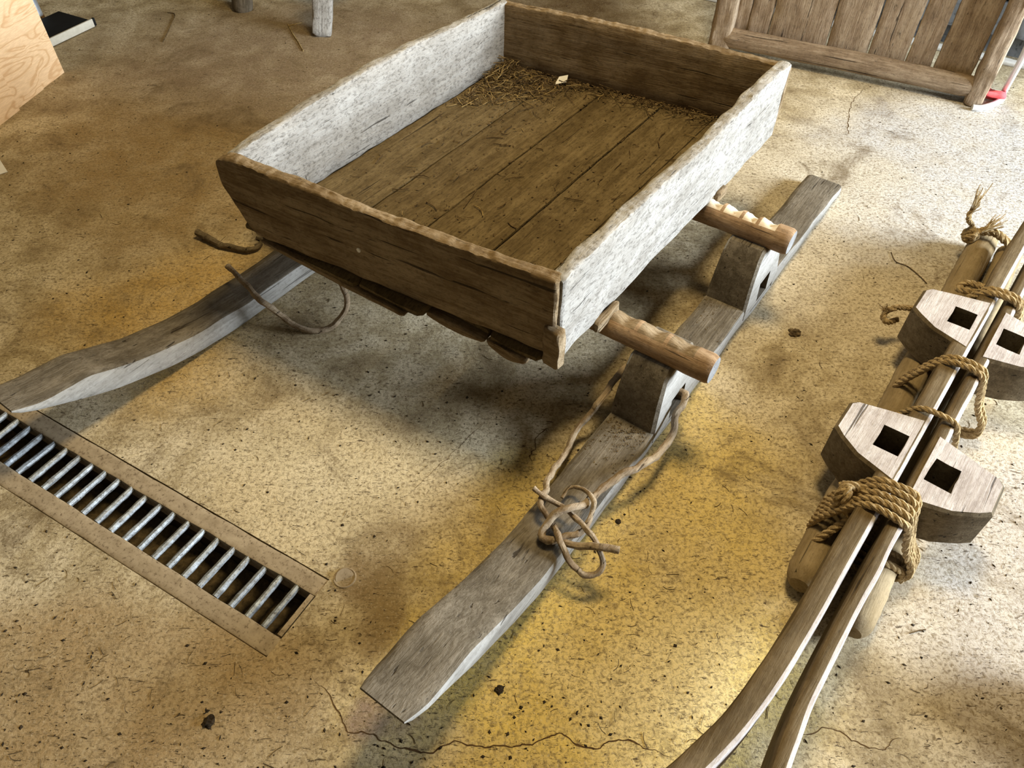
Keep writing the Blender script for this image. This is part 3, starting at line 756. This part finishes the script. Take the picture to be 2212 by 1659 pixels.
# ------------------------------------------------------------------ bench legs at the top of the picture
be = empty('wooden_bench', (-.62, 4.35, 0), R(-35), 'rough wooden bench of which only two thick legs show at the top', 'bench')
binv = (Matrix.Translation((-.62, 4.35, 0)) @ Matrix.Rotation(R(-35), 4, 'Z')).inverted()
def leg(P0, lean, geo, mat):
    o = obj('leg', *geo, mat, be); d = (lean).normalized()
    m = d.to_track_quat('X', 'Z').to_matrix().to_4x4()
    o.matrix_local = binv @ (Matrix.Translation(P0) @ m); return o
sq = lambda sd: board_geo(.43, .082, lambda x: .045, lambda x: -.045, nx=30, r=.012, seed=sd, rough=.003, end=.012)
ln = Vector((.20, .02, 1))
g1 = ground(694, 78); g2 = ground(521, 24)
leg(g1 + Vector((0, .02, 0)), ln, sq(5), M['sidelit']); leg(g2 + Vector((0, .02, 0)), ln, log_geo(.43, .05, 8), M['grey'])  # first leg is paler, the light on its side put into the colour
leg(g1 + Vector((.55, .75, 0)), Vector((-.15, -.1, 1)), sq(6), M['grey']); leg(g2 + Vector((.55, .75, 0)), Vector((-.15, -.1, 1)), log_geo(.43, .05, 9), M['grey'])
o = obj('seat', *board_geo(1.15, .05, lambda x: .36, lambda x: -.36, nx=40, r=.012, seed=15), M['grey'], be)
o.rotation_euler = (math.pi / 2, 0, R(90)); o.location = (-.12, -.62, .455)

# ------------------------------------------------------------------ plywood panel, black plate and tube in the left corner
c1 = ground(135, 156); c2 = ground(34, 233); pd = (c2 - c1).normalized(); pn = Vector((-pd.y, pd.x, 0))
pl = empty('plywood_stand', c1, math.atan2(pd.y, pd.x), 'pale plywood panel with a round hole standing at the left edge', 'panel')
LP = (c2 - c1).length
def holed(L, Hh, T, hx, hz, r):
    k = 24; V, F = [], []
    bx = []
    for j in range(k):
        a = 2 * math.pi * (j + .5) / k; cx, cz = math.cos(a), math.sin(a)
        m = max(abs(cx), abs(cz)); bx.append((cx / m, cz / m))
    for y in (-T / 2, T / 2):
        for (a, b) in bx: V.append((hx + a * .06, y, hz + b * .06))
        for j in range(k):
            a = 2 * math.pi * (j + .5) / k; V.append((hx + r * math.cos(a), y, hz + r * math.sin(a)))
    for j in range(k):
        j2 = (j + 1) % k
        F += [(j, j2, k + j2, k + j), (2 * k + j, 3 * k + j, 3 * k + j2, 2 * k + j2), (k + j, k + j2, 3 * k + j2, 3 * k + j)]
    bs = []
    for (x0, x1, z0, z1) in ((0, hx - .06, 0, Hh), (hx + .06, L, 0, Hh), (hx - .06, hx + .06, 0, hz - .06), (hx - .06, hx + .06, hz + .06, Hh)):
        bs.append(box_geo(x0, x1, -T / 2, T / 2, z0, z1))
    return merge([(V, F)] + bs)
o = obj('panel', *holed(.62, .85, .018, .245, .235, .0135), M['ply'], pl, smooth=0); o.location = (0, 0, 0); o.rotation_euler = (0, R(0), 0)
o = obj('lower_panel', *box_geo(.155, LP, -.0, .006, .0, .5), M['ply'], pl, smooth=0); o.location = (0, .0091, 0)
o = obj('foot_block', *box_geo(LP + .012, .62, .0, .02, 0, .45), M['ply'], pl, smooth=0); o.location = (0, .0091, 0)
pq = ground(92, 76, .03)
ba = empty('display_plate', ground(140, 70), math.atan2((ground(195, 62) - ground(115, 100)).y, (ground(195, 62) - ground(115, 100)).x), 'flat black plate with a pale edge on the floor behind the plywood', 'plate')
def rounded_slab(L, W, z0, z1, r=.004):
    rings = []
    for i, x in enumerate((-L / 2, -L / 2 + r, L / 2 - r, L / 2)):
        e = r if i in (0, 3) else 0
        rings.append([(x, y, z) for y, z in rrect(-W / 2 + e, W / 2 - e, z0 + e * .5, z1 - e * .5, r * .8, 2, 2)])
    return loft(rings)
obj('top_sheet', *rounded_slab(.27, .21, .031, .038), M['black'], ba).location = (-.035, .03, 0)
obj('front_edge', *rounded_slab(.28, .010, .004, .040, .002), M['rim'], ba).location = (-.03, -.078, 0)
obj('end_cap', *rounded_slab(.012, .012, .006, .041, .002), M['black'], ba).location = (.116, -.078, 0)
obj('underside', *rounded_slab(.25, .18, 0, .031), M['black'], ba).location = (-.04, .03, 0)
tb = ground(84, 42); tt = tb + Vector((-.06, .02, 1.0))
po = empty('metal_tube', tb, 0, 'bluish zinc tube standing behind the plywood panel', 'tube')
obj('tube', *tube_geo([Vector((0, 0, .012)), (tt - tb) * .3, (tt - tb) * .6, tt - tb], .028, 20), M['zinc'], po)
obj('end_ring', *tube_geo([Vector((0, 0, 0)), Vector((0, 0, .02))], .031, 20), M['brown'], po)
# paper corner at the left edge
cp = ground(17, 372)
tag(obj('paper_card', [cp + Vector(v) for v in ((0, 0, .003), (-.12, -.10, .004), (-.26, .03, .012), (-.13, .14, .035), (-.05, .06, .022), (0, 0, .001), (-.12, -.10, .001), (-.26, .03, .009), (-.13, .14, .032), (-.05, .06, .019))],
        [(0, 4, 1), (4, 3, 2), (4, 2, 1), (5, 6, 9), (9, 7, 8), (9, 6, 7), (0, 1, 6, 5), (1, 2, 7, 6), (2, 3, 8, 7), (3, 4, 9, 8), (4, 0, 5, 9)], M['paper'], smooth=0), 'white paper card corner at the left edge of the floor', 'paper')

# ------------------------------------------------------------------ tube stand with red cloth by the gate
st = empty('folding_stand', ground(2140, 218), 0, 'chrome tube foot of a folding stand beside the gate', 'stand')
sinv = Matrix.Translation(-ground(2140, 218))
tp = [ground(2100, 232, .012), ground(2120, 233, .012), ground(2148, 224, .012), ground(2164, 214, .014), ground(2166, 204, .03), ground(2172, 192, .07), ground(2212, 118, .32), ground(2240, 50, .62)]
obj('tube', *tube_geo([sinv @ p for p in spline(tp, 8)], .0125, 14), M['chrome'], st)
rc_ = random.Random(5); P0 = ground(2140, 206, .045); V, F = [], []
for i in range(9):
    for j in range(6):
        a = i / 8 * 2.6 - .4; rr = .038 + .008 * math.sin(i * 1.7 + j)
        V.append(P0 + GD * ((j - 2.5) * .021 + .004 * math.sin(i * 2)) + GN * (math.cos(a) * rr * 1.3) + Vector((0, 0, math.sin(a) * rr * 1.0 - .022)))
for i in range(8):
    for j in range(5): a = i * 6 + j; F.append((a, a + 1, a + 7, a + 6))
cl = tag(obj('red_cloth', V, F, M['red']), 'small red cloth wrapped round the chrome stand foot', 'cloth')
md = cl.modifiers.new('thick', 'SOLIDIFY'); md.thickness = .002

# timber lying just past the right edge, its shadow falls into the picture
lg = obj('timber_log', *log_geo(.7, .085, 21, 1.0, 40, .08), M['brown']); lp = ground(2216, 1428, .085)
lg.location = lp + N * .075 + Vector((0, 0, .0)); lg.rotation_euler = (0, 0, math.atan2(N.y, N.x) + .12); lg.location.z = .09
tag(lg, 'brown timber log end at the right edge of the picture', 'log')

# ------------------------------------------------------------------ crumbs and single straws on the floor
rnd = random.Random(21); parts = []
def chip(p, L):
    a = rnd.uniform(0, 6.28); w_ = L * rnd.uniform(.25, .8)
    x = Vector((math.cos(a), math.sin(a), 0)) * L; y = Vector((-math.sin(a), math.cos(a), 0)) * w_
    k = [p + x * rnd.uniform(.6, 1.2), p + y * rnd.uniform(.5, 1.2), p - x * rnd.uniform(.5, 1.2), p - y * rnd.uniform(.6, 1.2), p + x * .2 + Vector((0, 0, L * .35 + .0005))]
    return (k, [(0, 1, 4), (1, 2, 4), (2, 3, 4), (3, 0, 4), (3, 2, 1, 0)])
def clear(p):
    u, v = p.dot(DU), p.dot(DV)
    return not (V0 < v < V1 and u < U1)
while len(parts) < 3000:
    px, py = rnd.uniform(-60, 2280), rnd.uniform(-30, 1700)
    p = ground(px, py)
    if not clear(p): continue
    dn = .5 + nz((p.x, p.y, 0), 2.2, 4) + .25 * nz((p.x, p.y, 0), 8, 4)
    if rnd.random() > dn * 1.1: continue
    parts.append(chip(p + Vector((0, 0, .0003)), rnd.choice((.0012, .0016, .002, .0024, .003, .004, .0055))))
tag(obj('floor_crumbs', *merge(parts), M['crumb'], smooth=0), 'dark crumbs and specks scattered over the concrete floor', 'crumbs', kind='stuff')
parts = []
for i in range(420):
    base = rnd.choice((1.197, 1.197, 1.762)); s_ = base - abs(rnd.gauss(0, .03)) if rnd.random() < .6 else base - rnd.uniform(.0, .16)
    n_ = rnd.uniform(-.525, -.412); parts.append(chip(sn(s_, n_, .0665), rnd.choice((.0015, .002, .003, .004))))
tag(obj('runner_dirt', *merge(parts), M['dirt'], smooth=0), 'dark dirt crumbs gathered on the runner against its blocks', 'dirt', kind='stuff')
parts = []
while len(parts) < 420:
    px, py = rnd.uniform(-40, 2260), rnd.uniform(-30, 1700)
    p = ground(px, py, .0012)
    if not clear(p) or rnd.random() > .55 + nz((p.x, p.y, 0), 1.7, 9): continue
    parts.append(straw_geo(p, rnd.uniform(0, 6.28), rnd.uniform(.008, .03), rnd.uniform(.0004, .0008), 0, rnd.uniform(-.2, .2), 3))
tag(obj('floor_chaff', *merge(parts), M['chaff'], smooth=0), 'thin dark bits of stalk strewn on the concrete floor', 'chaff', kind='stuff')
for P, r, lab, mt in (([(622, 52), (632, 72), (645, 92), (655, 110)], .0028, 'bent straw lying below the bench leg', 'straw'), ([(622, 56), (652, 49)], .002, 'short pale straw beside the bench leg', 'straw'),
                  ([(362, 27), (378, 32), (366, 62), (352, 90)], .0022, 'thin bent straw between the bench and the plywood', 'chaff'),
                  ([(1925, 545), (1935, 565), (1960, 575), (1985, 595), (2002, 612)], .0015, 'thin curved wiry stalk beside the farther block', 'chaff'),
                  ([(2000, 1200 + 460 / 2.724 * .0 + 160), (1985, 1362), (1965, 1368)], .0015, 'thin curled stalk by the blunt pole end', 'chaff')):
    tag(obj('straw', *tube_geo(resample(spline([ground(a, b, .003) for a, b in P], 6), .008), r, 6), M[mt]), lab, 'straw')
def clod(px, py, r, lab, seed, mat='dirt'):
    c = ground(px, py); bm = bmesh.new(); bmesh.ops.create_icosphere(bm, subdivisions=3, radius=r)
    for v in bm.verts:
        k = 1 + .5 * nz(v.co / r, 1.6, seed) + .3 * nz(v.co / r, 4, seed); v.co *= k; v.co.z = max(-.15 * r, v.co.z * .6)
    me = bpy.data.meshes.new('dirt_clod'); bm.to_mesh(me); bm.free(); me.materials.append(M[mat])
    o = bpy.data.objects.new('dirt_clod', me); C.objects.link(o); o.location = c + Vector((0, 0, .12 * r)); return tag(o, lab, 'clod', 'dirt clods on the floor')
clod(1715, 720, .016, 'crumbly brown clod between the sledge and the farther block', 1)
clod(1078, 1490, .009, 'small black lump on the ochre floor right of the runner tip', 2, 'crumb')
clod(1335, 1127, .007, 'small dark lump right of the knotted branch loop', 3, 'crumb')
clod(452, 1560, .012, 'dark lump on the floor below the drain end', 4, 'crumb')
# round cap set in the concrete beside the drain end
cap = obj('floor_cap', *merge([tube_geo([ground(745, 1248, -.01), ground(745, 1248, .0015)], .021, 28), tube_geo([ground(745, 1248) + Vector((math.cos(t * math.pi / 14), math.sin(t * math.pi / 14), 0)) * .024 for t in range(28)], .0025, 6, False, 0, 0, True)]), M['concrete'])
tag(cap, 'round concrete cap set in the floor beside the drain end', 'floor cap')
